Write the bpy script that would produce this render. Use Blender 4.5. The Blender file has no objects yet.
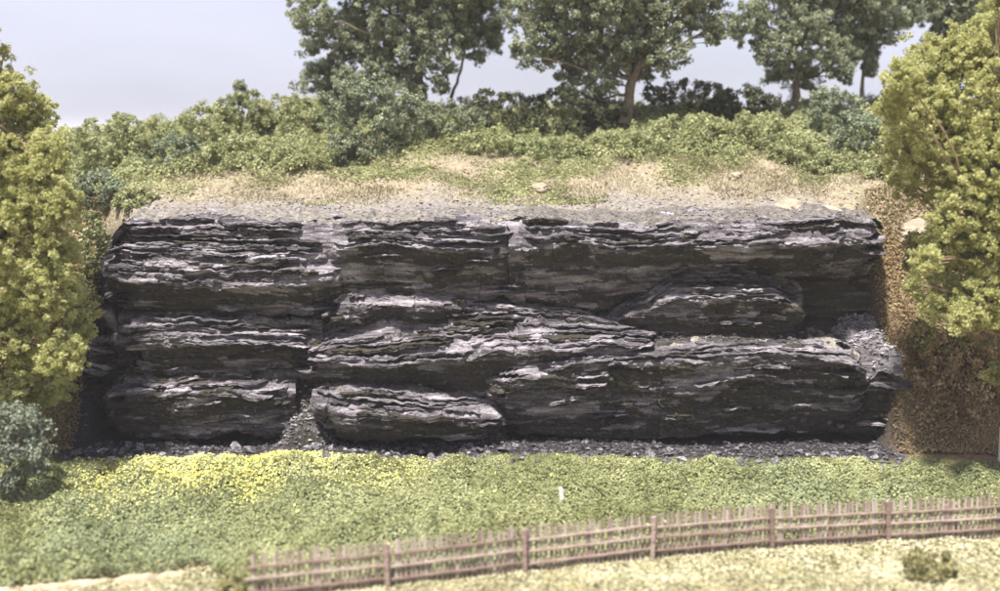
import bpy, math, random
import numpy as np
from mathutils import Vector, Matrix

random.seed(7)
rng = np.random.default_rng(11)
scene = bpy.context.scene
COL = scene.collection

# ------------------------------------------------------------------ camera
F = 1250.0                                    # focal length in photo pixels (1000 px wide)
CX, CY, CZ = 0.0, -40.0, 10.24
PITCH = math.atan(165.0 / F)
cam_data = bpy.data.cameras.new('camera')
cam_data.sensor_width = 36.0
cam_data.lens = 36.0 * F / 1000.0
cam_data.clip_end = 8000.0
cam_data.dof.use_dof = True
cam_data.dof.focus_distance = 41.5
cam_data.dof.aperture_fstop = 0.12
cam = bpy.data.objects.new('camera', cam_data)
COL.objects.link(cam)
cam.location = (CX, CY, CZ)
cam.rotation_euler = (math.pi / 2 - PITCH, 0, 0)
scene.camera = cam

# ------------------------------------------------------------------ light
SUN_EL, SUN_AZ = math.radians(66), math.radians(207)     # azimuth clockwise from +Y
sun_dir = Vector((math.sin(SUN_AZ) * math.cos(SUN_EL), math.cos(SUN_AZ) * math.cos(SUN_EL), math.sin(SUN_EL)))
world = bpy.data.worlds.new('World')
scene.world = world
world.use_nodes = True
wn, wl = world.node_tree.nodes, world.node_tree.links
for n in list(wn):
    wn.remove(n)
sky = wn.new('ShaderNodeTexSky')
sky.sky_type = 'NISHITA'
sky.sun_disc = False
sky.sun_elevation = SUN_EL
sky.sun_rotation = SUN_AZ
sky.air_density, sky.dust_density, sky.ozone_density = 1.0, 2.5, 3.0
wmix = wn.new('ShaderNodeMix'); wmix.data_type = 'RGBA'
wmix.inputs[0].default_value = 0.72
wmix.inputs[7].default_value = (6.8, 6.85, 8.2, 1)         # thin even cloud veil, lavender grey
wl.new(sky.outputs[0], wmix.inputs[6])
wtc = wn.new('ShaderNodeTexCoord'); wno = wn.new('ShaderNodeTexNoise')
wmp = wn.new('ShaderNodeMapping'); wmp.inputs['Scale'].default_value = (1.6, 1.6, 7.0)
wno.inputs['Scale'].default_value = 1.3; wno.inputs['Detail'].default_value = 5
wl.new(wtc.outputs['Generated'], wmp.inputs[0]); wl.new(wmp.outputs[0], wno.inputs['Vector'])
wmr = wn.new('ShaderNodeMapRange'); wmr.inputs[1].default_value = .3; wmr.inputs[2].default_value = .7
wmr.inputs[3].default_value = .58; wmr.inputs[4].default_value = .9
wl.new(wno.outputs[0], wmr.inputs[0]); wl.new(wmr.outputs[0], wmix.inputs[0])
bg = wn.new('ShaderNodeBackground')
bg.inputs[1].default_value = 0.053
wl.new(wmix.outputs[2], bg.inputs[0])
wo = wn.new('ShaderNodeOutputWorld')
wl.new(bg.outputs[0], wo.inputs[0])

sd = bpy.data.lights.new('sun', 'SUN')
sd.energy = 4.6
sd.angle = math.radians(5.0)
sd.color = (1.0, 0.955, 0.88)
sun = bpy.data.objects.new('sun', sd)
COL.objects.link(sun)
sun.rotation_euler = sun_dir.to_track_quat('Z', 'Y').to_euler()
sun.location = (10, -20, 40)

vs = scene.view_settings
vs.view_transform = 'Standard'
vs.look = 'None'
vs.exposure = 1.32
vs.gamma = 1.0
vs.use_curve_mapping = False

# ------------------------------------------------------------------ numeric helpers
def _hash(ix, iy, iz, s):
    n = (ix.astype(np.int64) * 374761393 + iy.astype(np.int64) * 668265263 + iz.astype(np.int64) * 1274126177 + s * 974711 + 1013) & 0xffffffff
    n = ((n ^ (n >> 13)) * 1103515245) & 0xffffffff
    n = ((n ^ (n >> 16)) * 668265263) & 0xffffffff
    n = n ^ (n >> 15)
    return n / 4294967296.0

def noise(x, y, z=0.0, s=0):
    x, y, z = np.broadcast_arrays(np.asarray(x, float), np.asarray(y, float), np.asarray(z, float))
    ix, iy, iz = np.floor(x), np.floor(y), np.floor(z)
    fx, fy, fz = x - ix, y - iy, z - iz
    fx, fy, fz = fx * fx * (3 - 2 * fx), fy * fy * (3 - 2 * fy), fz * fz * (3 - 2 * fz)
    r = 0
    for a in (0, 1):
        for b in (0, 1):
            for c in (0, 1):
                w = (fx if a else 1 - fx) * (fy if b else 1 - fy) * (fz if c else 1 - fz)
                r = r + w * _hash(ix + a, iy + b, iz + c, s)
    return r * 2 - 1

def fbm(x, y, z=0.0, s=0, o=4, g=0.5):
    r, a, f = 0, 1.0, 1.0
    for i in range(o):
        r = r + a * noise(np.asarray(x) * f, np.asarray(y) * f, np.asarray(z) * f, s + 17 * i)
        a *= g
        f *= 2.03
    return r

def sm(t):
    t = np.clip(t, 0, 1)
    return t * t * (3 - 2 * t)

FW = np.array([0, math.cos(PITCH), -math.sin(PITCH)])
UP = np.array([0, math.sin(PITCH), math.cos(PITCH)])
def ray(px, py):
    return FW + np.array([1.0, 0, 0]) * (px - 500) / F + UP * (295.5 - py) / F
def at(px, py, Y):
    """world point seen at photo position (px, py) on the vertical plane y = Y"""
    d = ray(px, py)
    return np.array([CX, CY, CZ]) + d * ((Y - CY) / d[1])
def atz(px, py, z):
    d = ray(px, py)
    return np.array([CX, CY, CZ]) + d * ((z - CZ) / d[2])

# fence posts on the flat strip in front of the meadow
ZF = -1.15
POSTS = [atz(px, py, ZF) for px, py in ((250, 603), (388, 588.5), (525, 573), (652, 559), (772, 549.5), (888, 543), (1003, 538), (1120, 534))]
BANK = [atz(px, py, ZF) for px, py in ((-60, 597), (30, 590), (90, 586), (150, 580), (205, 572))]
FXS = np.array([p[0] for p in BANK + POSTS]); FYS = np.array([p[1] for p in BANK + POSTS])

XL, XR = -13.75, 12.9                          # ends of the rock outcrop
def hgt(x, y):
    x = np.asarray(x, float); y = np.asarray(y, float)
    yf = np.interp(x, np.concatenate([[-40], FXS, [40]]), np.concatenate([[FYS[0] - 1], FYS, [FYS[-1] + 2]]))
    meadow = ZF * sm((0.2 - y) / (0.2 - yf)) ** 0.9
    meadow = meadow + 0.10 * fbm(x * .35, y * .35, 0, 3, 3) * sm((y - yf) / 1.5) + .03 * noise(x * 1.3, y * 1.3, 0, 4)
    hill = np.interp(y, [0, 1.5, 3, 4.5, 6.5, 9, 12, 15, 20, 45, 80], [6.9, 7.15, 7.45, 8.05, 8.9, 9.75, 10.55, 10.9, 10.2, 2, -1.2])
    hill = hill - (sm((-x - 8) / 11) * 1.15 - sm((x - 10) / 10) * .3) * sm((y - 3) / 5) * (1 - sm((y - 25) / 40))
    hill = hill + (.22 * fbm(x * .45, y * .45, 0, 9, 3) + .05 * fbm(x * 2, y * 2, 0, 12, 2)) * sm((y - 2.6) / 2)
    inside = sm((x - XL + .2) / 1.3) * sm((XR + .2 - x) / 1.0)
    ya = -0.4 + 2.9 * inside
    yb = 4.4 + (3.0 - 4.4) * inside
    w = np.clip((y - ya + .22 * (1 - inside) * fbm(x * .7, y * .7, 0, 31, 3)) / (yb - ya), 0, 1)
    w = w * (1 - .5 * inside) + .5 * inside * sm(w)
    far = sm((np.abs(y) - 60) / 60)
    z = meadow * (1 - w) + hill * w
    return z * (1 - far) + ZF * far

def hit(px, py, t0=24.0, t1=70.0):
    """where the line of sight through the photo position meets the ground sheet"""
    d = ray(px, py)
    t = np.linspace(t0, t1, 1500)
    p = np.array([CX, CY, CZ])[None] + d[None] * t[:, None]
    below = p[:, 2] < hgt(p[:, 0], p[:, 1])
    i = int(np.argmax(below)) if below.any() else len(t) - 1
    return p[i]

# ------------------------------------------------------------------ object helpers
def tag(o, label=None, cat=None, group=None, kind=None):
    if label: o['label'] = label
    if cat: o['category'] = cat
    if group: o['group'] = group
    if kind: o['kind'] = kind
    return o

def link(name, me, mat, parent=None, smooth=False):
    o = bpy.data.objects.new(name, me)
    COL.objects.link(o)
    if mat and len(me.materials) == 0:
        me.materials.append(mat)
    if parent:
        o.parent = parent
    return o

def empty(name, loc):
    o = bpy.data.objects.new(name, None)
    o.empty_display_size = .3
    o.location = tuple(float(v) for v in loc)
    COL.objects.link(o)
    return o

def mesh_np(name, co, faces, smooth=False, tint=None):
    """mesh from numpy: co (N,3), faces (M,k)"""
    co = np.ascontiguousarray(co, dtype=np.float32)
    faces = np.ascontiguousarray(faces, dtype=np.int32)
    me = bpy.data.meshes.new(name)
    m, k = faces.shape
    me.vertices.add(len(co)); me.loops.add(m * k); me.polygons.add(m)
    me.vertices.foreach_set('co', co.ravel())
    me.loops.foreach_set('vertex_index', faces.ravel())
    me.polygons.foreach_set('loop_start', np.arange(0, m * k, k, dtype=np.int32))
    me.polygons.foreach_set('use_smooth', np.full(m, smooth))
    if tint is not None:
        a = me.attributes.new('tint', 'FLOAT', 'FACE')
        a.data.foreach_set('value', np.ascontiguousarray(tint, dtype=np.float32))
    me.update(calc_edges=True)
    return me

def local(co, org):
    return co - np.asarray(org, float)[None]

def grid_faces(nr, nc):
    i = np.arange(nr - 1)[:, None] * nc + np.arange(nc - 1)[None]
    i = i.ravel()
    return np.stack([i, i + 1, i + nc + 1, i + nc], 1)

# ------------------------------------------------------------------ materials
def newmat(name):
    m = bpy.data.materials.new(name)
    m.use_nodes = True
    nt = m.node_tree
    for n in list(nt.nodes):
        nt.nodes.remove(n)
    out = nt.nodes.new('ShaderNodeOutputMaterial')
    return m, nt, out

def nnoise(nt, scale, detail=5, rough=.6, vec=None, xyz=None, coord='Object'):
    n = nt.nodes.new('ShaderNodeTexNoise')
    n.inputs['Scale'].default_value = scale
    n.inputs['Detail'].default_value = detail
    n.inputs['Roughness'].default_value = rough
    if vec is None:
        tc = nt.nodes.new('ShaderNodeTexCoord')
        vec = tc.outputs[coord]
    if xyz:
        mp = nt.nodes.new('ShaderNodeMapping')
        mp.inputs['Scale'].default_value = xyz
        nt.links.new(vec, mp.inputs[0])
        vec = mp.outputs[0]
    nt.links.new(vec, n.inputs['Vector'])
    return n

def ramp(nt, src, stops, interp='LINEAR'):
    r = nt.nodes.new('ShaderNodeValToRGB')
    r.color_ramp.interpolation = interp
    el = r.color_ramp.elements
    while len(el) < len(stops):
        el.new(.5)
    for e, (p, c) in zip(el, stops):
        e.position = p
        e.color = (*c, 1) if len(c) == 3 else c
    nt.links.new(src, r.inputs[0])
    return r

def mixc(nt, fac, a, b, mode='MIX'):
    m = nt.nodes.new('ShaderNodeMix')
    m.data_type = 'RGBA'
    m.blend_type = mode
    if isinstance(fac, (int, float)):
        m.inputs[0].default_value = fac
    else:
        nt.links.new(fac, m.inputs[0])
    for sock, v in ((m.inputs[6], a), (m.inputs[7], b)):
        if isinstance(v, tuple):
            sock.default_value = (*v, 1)
        else:
            nt.links.new(v, sock)
    return m.outputs[2]

def principled(nt, out, col, rough=.9, spec=.2, bump=None, bstr=.5, bdist=.05):
    p = nt.nodes.new('ShaderNodeBsdfPrincipled')
    p.inputs['Roughness'].default_value = rough
    p.inputs['Specular IOR Level'].default_value = spec
    if isinstance(col, tuple):
        p.inputs['Base Color'].default_value = (*col, 1)
    else:
        nt.links.new(col, p.inputs['Base Color'])
    if bump is not None:
        b = nt.nodes.new('ShaderNodeBump')
        b.inputs['Strength'].default_value = bstr
        b.inputs['Distance'].default_value = bdist
        nt.links.new(bump, b.inputs['Height'])
        nt.links.new(b.outputs[0], p.inputs['Normal'])
    nt.links.new(p.outputs[0], out.inputs[0])
    return p

def leaf_mat(name, dark, mid, light, trans=.25):
    m, nt, out = newmat(name)
    a = nt.nodes.new('ShaderNodeAttribute'); a.attribute_name = 'tint'
    r = ramp(nt, a.outputs['Fac'], [(0.0, dark), (.5, mid), (1.0, light)])
    d = nt.nodes.new('ShaderNodeBsdfDiffuse')
    t = nt.nodes.new('ShaderNodeBsdfTranslucent')
    nt.links.new(r.outputs[0], d.inputs[0]); nt.links.new(r.outputs[0], t.inputs[0])
    x = nt.nodes.new('ShaderNodeMixShader'); x.inputs[0].default_value = trans
    nt.links.new(d.outputs[0], x.inputs[1]); nt.links.new(t.outputs[0], x.inputs[2])
    nt.links.new(x.outputs[0], out.inputs[0])
    return m

def rock_mat(name, stops, olive, olive_amt, edge=.6):
    m, nt, out = newmat(name)
    tc = nt.nodes.new('ShaderNodeTexCoord'); g = nt.nodes.new('ShaderNodeNewGeometry')
    streak = nnoise(nt, 1.0, 8, .68, g.outputs['Position'], (.55, 1.6, 4.6))
    c = ramp(nt, streak.outputs[0], stops).outputs[0]
    patch = nnoise(nt, .8, 6, .65, g.outputs['Position'], (.7, 1, 1.5))
    pm = ramp(nt, patch.outputs[0], [(.5 - olive_amt * .25, (0, 0, 0)), (.66 - olive_amt * .2, (1, 1, 1))])
    fine = nnoise(nt, 16, 5, .7, g.outputs['Position'])
    ol = ramp(nt, fine.outputs[0], [(.3, tuple(v * .45 for v in olive)), (.7, tuple(v * 1.6 for v in olive))])
    sc = nt.nodes.new('ShaderNodeMath'); sc.operation = 'MULTIPLY'; sc.inputs[1].default_value = olive_amt
    nt.links.new(pm.outputs[0], sc.inputs[0])
    c = mixc(nt, sc.outputs[0], c, ol.outputs[0])
    # worn pale edges
    pt = ramp(nt, g.outputs['Pointiness'], [(.505, (0, 0, 0)), (.56, (1, 1, 1))])
    em = nt.nodes.new('ShaderNodeMath'); em.operation = 'MULTIPLY'; em.inputs[1].default_value = edge
    brk = ramp(nt, nnoise(nt, 5, 4, .7, g.outputs['Position']).outputs[0], [(.42, (0, 0, 0)), (.6, (1, 1, 1))])
    e2 = nt.nodes.new('ShaderNodeMath'); e2.operation = 'MULTIPLY'
    nt.links.new(pt.outputs[0], em.inputs[0]); nt.links.new(em.outputs[0], e2.inputs[0]); nt.links.new(brk.outputs[0], e2.inputs[1])
    c = mixc(nt, e2.outputs[0], c, (.40, .365, .40))
    # fine mottling
    mt = ramp(nt, fine.outputs[0], [(.3, (.55, .55, .55)), (.7, (1.25, 1.25, 1.25))])
    c = mixc(nt, 1.0, c, mt.outputs[0], 'MULTIPLY')
    bn = nnoise(nt, 1.0, 8, .7, g.outputs['Position'], (4, 6, 16))
    principled(nt, out, c, .78, .3, bn.outputs[0], .9, .12)
    return m

M = {}
M['rock_dark'] = rock_mat('dark_shale', [(.33, (.012, .0098, .0115)), (.48, (.036, .0305, .034)), (.60, (.078, .067, .076)), (.72, (.22, .197, .22))], (.044, .038, .021), .7, .4)  # mossy shale, darkened further to deepen the shade under the ledges
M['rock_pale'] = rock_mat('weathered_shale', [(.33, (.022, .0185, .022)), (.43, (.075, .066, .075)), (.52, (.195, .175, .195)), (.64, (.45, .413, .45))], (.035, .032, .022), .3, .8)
M['rock_back'] = rock_mat('cavity_shale', [(.30, (.008, .007, .008)), (.6, (.022, .020, .022)), (.8, (.05, .046, .05))], (.016, .015, .010), .5, .1)

def ground_mat():
    m, nt, out = newmat('ground_earth')
    g = nt.nodes.new('ShaderNodeNewGeometry')
    P = g.outputs['Position']
    sx = nt.nodes.new('ShaderNodeSeparateXYZ'); nt.links.new(P, sx.inputs[0])
    n1 = nnoise(nt, .9, 6, .65, P); n2 = nnoise(nt, 9, 5, .7, P)
    meadow = ramp(nt, n1.outputs[0], [(.3, (.09, .10, .035)), (.7, (.20, .21, .09))]).outputs[0]
    tan = ramp(nt, n2.outputs[0], [(.25, (.13, .105, .068)), (.5, (.25, .21, .145)), (.75, (.42, .37, .28))]).outputs[0]
    grey = ramp(nt, n2.outputs[0], [(.3, (.10, .088, .078)), (.7, (.30, .27, .24))]).outputs[0]
    brown = ramp(nt, n2.outputs[0], [(.3, (.07, .05, .028)), (.7, (.26, .19, .11))]).outputs[0]
    # hillside dry grass from the rock edge up, grey grit right at the edge
    def band(lo, hi, amp=2.2):
        ad = nt.nodes.new('ShaderNodeMath'); ad.operation = 'MULTIPLY_ADD'
        nt.links.new(n1.outputs[0], ad.inputs[0]); ad.inputs[1].default_value = amp
        nt.links.new(sx.outputs[1], ad.inputs[2])
        mr = nt.nodes.new('ShaderNodeMapRange')
        mr.inputs[1].default_value = lo + amp * .5; mr.inputs[2].default_value = hi + amp * .5
        nt.links.new(ad.outputs[0], mr.inputs[0])
        return mr.outputs[0]
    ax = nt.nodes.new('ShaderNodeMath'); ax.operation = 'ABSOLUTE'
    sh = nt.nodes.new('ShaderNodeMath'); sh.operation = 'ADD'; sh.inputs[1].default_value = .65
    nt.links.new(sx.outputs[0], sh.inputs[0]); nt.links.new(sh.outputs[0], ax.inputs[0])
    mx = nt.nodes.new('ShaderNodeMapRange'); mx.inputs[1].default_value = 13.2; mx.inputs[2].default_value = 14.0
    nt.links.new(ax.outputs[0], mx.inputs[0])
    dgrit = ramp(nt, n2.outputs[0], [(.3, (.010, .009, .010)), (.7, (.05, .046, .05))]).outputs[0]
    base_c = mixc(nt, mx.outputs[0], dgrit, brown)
    c = mixc(nt, band(-1.5, -.9, .8), meadow, base_c)
    zr = nt.nodes.new('ShaderNodeMapRange'); zr.inputs[1].default_value = 6.3; zr.inputs[2].default_value = 7.1
    nt.links.new(sx.outputs[2], zr.inputs[0])
    mg = nt.nodes.new('ShaderNodeMapRange'); mg.inputs[1].default_value = 12.6; mg.inputs[2].default_value = 11.2
    nt.links.new(ax.outputs[0], mg.inputs[0])
    soil = mixc(nt, mg.outputs[0], tan, grey)
    c = mixc(nt, zr.outputs[0], c, soil)
    c = mixc(nt, band(3.6, 5.0), c, tan)
    c = mixc(nt, band(6.8, 8.0), c, meadow)
    # straw strip below the fence
    zr2 = nt.nodes.new('ShaderNodeMapRange'); zr2.inputs[1].default_value = -1.0; zr2.inputs[2].default_value = -1.12
    nt.links.new(sx.outputs[2], zr2.inputs[0])
    straw = ramp(nt, n2.outputs[0], [(.3, (.22, .19, .09)), (.7, (.42, .37, .22))]).outputs[0]
    c = mixc(nt, zr2.outputs[0], c, straw)
    principled(nt, out, c, .95, .1, n2.outputs[0], .8, .08)
    return m
M['ground'] = ground_mat()

def simple_mat(name, stops, scale=8, xyz=None, rough=.9, bstr=.5, bdist=.03, coord='Object', spec=.2):
    m, nt, out = newmat(name)
    n = nnoise(nt, scale, 6, .65, None, xyz, coord)
    oi = nt.nodes.new('ShaderNodeObjectInfo')
    ad = nt.nodes.new('ShaderNodeMath'); ad.operation = 'MULTIPLY_ADD'
    ad.inputs[1].default_value = .24
    nt.links.new(oi.outputs['Random'], ad.inputs[0])
    sb = nt.nodes.new('ShaderNodeMath'); sb.operation = 'SUBTRACT'; sb.inputs[1].default_value = .12
    nt.links.new(n.outputs[0], ad.inputs[2]); nt.links.new(ad.outputs[0], sb.inputs[0])
    r = ramp(nt, sb.outputs[0], stops)
    principled(nt, out, r.outputs[0], rough, spec, n.outputs[0], bstr, bdist)
    return m
M['dust'] = simple_mat('grey_dust', [(.3, (.075, .067, .060)), (.5, (.175, .157, .140)), (.72, (.31, .283, .25))], 5, (1, 1, 1), .95, .6, .05)
M['stone'] = simple_mat('grey_stone', [(.3, (.03, .027, .03)), (.50, (.13, .12, .13)), (.72, (.40, .38, .40))], 4)
M['tanstone'] = simple_mat('tan_stone', [(.25, (.15, .12, .08)), (.5, (.29, .24, .18)), (.75, (.44, .385, .30))], 3)
M['bark'] = simple_mat('oak_bark', [(.3, (.05, .038, .025)), (.5, (.13, .105, .07)), (.7, (.25, .21, .15))], 6, (3, 3, .6))
M['twig'] = simple_mat('brown_twig', [(.3, (.10, .07, .04)), (.7, (.26, .19, .12))], 6)
M['wood'] = simple_mat('fence_wood', [(.22, (.12, .085, .075)), (.45, (.245, .188, .155)), (.60, (.40, .335, .295)), (.8, (.58, .525, .48))], 5, (3, 3, .7))
M['rail'] = simple_mat('fence_rail_wood', [(.22, (.115, .075, .060)), (.5, (.24, .172, .145)), (.68, (.38, .305, .27)), (.85, (.54, .475, .43))], 5, (.7, 3, 3))
M['white'] = simple_mat('white_paint', [(.3, (.62, .60, .55)), (.7, (.82, .80, .76))], 8)
M['dirt'] = simple_mat('bare_dirt', [(.25, (.16, .11, .06)), (.5, (.33, .26, .175)), (.75, (.50, .44, .33))], 3)

L = {}
L['yellowgreen'] = leaf_mat('yellow_green_leaf', (.29, .295, .12), (.48, .48, .21), (.62, .615, .34), .5)
L['green'] = leaf_mat('mid_green_leaf', (.135, .145, .07), (.27, .29, .145), (.42, .44, .25), .38)
L['light'] = leaf_mat('light_green_leaf', (.18, .185, .085), (.34, .355, .18), (.50, .51, .30), .38)
L['blue'] = leaf_mat('blue_green_leaf', (.125, .145, .095), (.245, .28, .185), (.39, .43, .305), .38)
L['sage'] = leaf_mat('sage_leaf', (.12, .135, .10), (.23, .255, .195), (.37, .40, .315), .38)
L['dark'] = leaf_mat('shaded_green_leaf', (.036, .037, .023), (.085, .09, .052), (.18, .19, .11))  # shadow of the oaks put into the leaf colour
L['oak'] = leaf_mat('oak_leaf', (.12, .13, .08), (.27, .295, .19), (.46, .49, .35), .42)
L['olive'] = leaf_mat('olive_leaf', (.15, .14, .06), (.31, .29, .14), (.46, .43, .24), .38)
L['brown'] = leaf_mat('dead_leaf', (.16, .115, .062), (.37, .285, .165), (.58, .48, .32), .35)
L['tan'] = leaf_mat('dry_grass_blade', (.17, .14, .085), (.35, .30, .20), (.56, .51, .39))
L['straw'] = leaf_mat('straw_blade', (.25, .23, .125), (.46, .43, .28), (.63, .60, .45))
L['meadow'] = leaf_mat('meadow_leaf', (.16, .165, .07), (.35, .365, .185), (.52, .53, .31), .38)
L['mint'] = leaf_mat('mint_leaf', (.14, .155, .085), (.295, .33, .195), (.46, .50, .33), .38)
L['flower'] = leaf_mat('yellow_petal', (.58, .54, .16), (.74, .70, .25), (.82, .79, .42), .2)

# ------------------------------------------------------------------ ground
xs = np.concatenate([[-4000, -1500, -500, -200, -90, -50, -34], np.arange(-26, 26.01, .16), [34, 50, 90, 200, 500, 1500, 4000]])
ys = np.concatenate([[-4000, -1500, -500, -200, -90, -50, -30, -20, -15], np.arange(-12, -1, .2), np.arange(-1, 5, .1), np.arange(5, 20, .25), [22, 26, 32, 40, 50, 62, 75, 90, 120, 200, 500, 1500, 4000]])
GX, GY = np.meshgrid(xs, ys)
GZ = hgt(GX, GY)
ground = link('ground', mesh_np('ground', np.stack([GX.ravel(), GY.ravel(), GZ.ravel()], 1), grid_faces(len(ys), len(xs)), True), M['ground'])
tag(ground, 'meadow floor and hillside rising behind the dark rock ledges', None, None, 'structure')

def stone_mesh(seed, flat=.6):
    r = random.Random(seed)
    import bmesh
    bm = bmesh.new()
    for i in range(11):
        v = Vector((r.gauss(0, 1), r.gauss(0, 1), r.gauss(0, 1))).normalized()
        bm.verts.new((v.x * .5 * r.uniform(.8, 1.2), v.y * .45 * r.uniform(.8, 1.1), (v.z * .5 + .4) * flat))
    bmesh.ops.convex_hull(bm, input=bm.verts)
    loose = [v for v in bm.verts if not v.link_faces]
    bmesh.ops.delete(bm, geom=loose, context='VERTS')
    bmesh.ops.triangulate(bm, faces=bm.faces)
    me = bpy.data.meshes.new('stone')
    bm.to_mesh(me); bm.free()
    me.materials.append(M['stone'])
    return me
STONES = [stone_mesh(900 + i, [.55, .7, .45][i % 3]) for i in range(9)]
STONE_NP = []
for me in STONES:
    v = np.zeros(len(me.vertices) * 3, np.float32); me.vertices.foreach_get('co', v)
    STONE_NP.append((v.reshape(-1, 3), np.array([p.vertices[:] for p in me.polygons])))

def stones_joined(name, P, S, seed, mat):
    """many small stones in one mesh: P (N,3) resting points, S sizes"""
    r = np.random.default_rng(seed)
    V, Fc, off = [], [], 0
    for p, s in zip(P, S):
        v, f = STONE_NP[r.integers(len(STONE_NP))]
        a = r.uniform(0, 6.28); ca, sa = math.cos(a), math.sin(a)
        q = v * s * np.array([r.uniform(.8, 1.4), r.uniform(.7, 1.1), r.uniform(.7, 1.3)])
        q = np.stack([q[:, 0] * ca - q[:, 1] * sa, q[:, 0] * sa + q[:, 1] * ca, q[:, 2]], 1) + p
        V.append(q); Fc.append(f + off); off += len(v)
    return mesh_np(name, np.concatenate(V), np.concatenate(Fc), False)

# ------------------------------------------------------------------ rock outcrop
# backing face of the cliff, behind the ledges
bx = np.arange(XL + .55, XR - .15, .07); bz = np.arange(-.5, 7.25, .06)
BX, BZ = np.meshgrid(bx, bz)
hc = at(835, 298, 1.5); hc2 = at(620, 318, 1.5)
BY = 1.6 + .06 * np.maximum(0, BZ - 3)
BY = BY + 1.0 * np.exp(-((BX - hc[0]) / 2.6) ** 4 - ((BZ - hc[2]) / 1.15) ** 4) + .7 * np.exp(-((BX - hc2[0]) / 1.6) ** 2 - ((BZ - hc2[2]) / .5) ** 2)
_bed = -3 + np.cumsum(np.random.default_rng(70).uniform(.06, .3, 80))
_lay = np.searchsorted(_bed, (BZ + .1 * fbm(BX * .3, BZ * .3, 0, 73, 3)).ravel()).reshape(BZ.shape).astype(float)
BY = BY - .30 * noise(BX * .3, _lay * 7.3, 0, 74) - .10 * fbm(BX * .7, BZ * 1.8, 0, 71, 5)
BY = BY + 2.2 * sm((XL + 1.2 - BX) / .7)
BZ = np.minimum(BZ, hgt(BX, BY * 0 + 3.3) - .12)
cliff = link('cliff_face', mesh_np('cliff_face', np.stack([BX.ravel(), BY.ravel(), BZ.ravel()], 1), grid_faces(len(bz), len(bx)), False), M['rock_dark'])
tag(cliff, 'dark recessed cliff face behind the rock ledges', None, None, 'structure')

def layers(seed, lo=.05, hi=.24):
    """heights of the bedding planes"""
    lr = np.random.default_rng(seed)
    return -3 + np.cumsum(np.concatenate([lr.uniform(lo, hi, 60) ** 1.0 * lr.choice([.6, 1, 1.6], 60)]))

def blocks(x, lay, seed, f0=.45, f1=2.2):
    """broken blocks along each bed: random offset per block"""
    h1 = _hash(lay, lay * 0 + 3, lay * 0, seed); h2 = _hash(lay, lay * 0 + 5, lay * 0, seed)
    cell = np.floor(x * (f0 + (f1 - f0) * h1) + 40 * h2 + .35 * noise(x * 2.1, lay * 1.7, 0, seed + 1))
    return _hash(cell, lay, lay * 0, seed + 2)

def ridged(x, y, z, s, o=4):
    r, a, f = 0, 1.0, 1.0
    for i in range(o):
        r = r + a * (1 - 2 * np.abs(noise(x * f, y * f, z * f, s + 13 * i)))
        a *= .55; f *= 2.1
    return r

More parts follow.
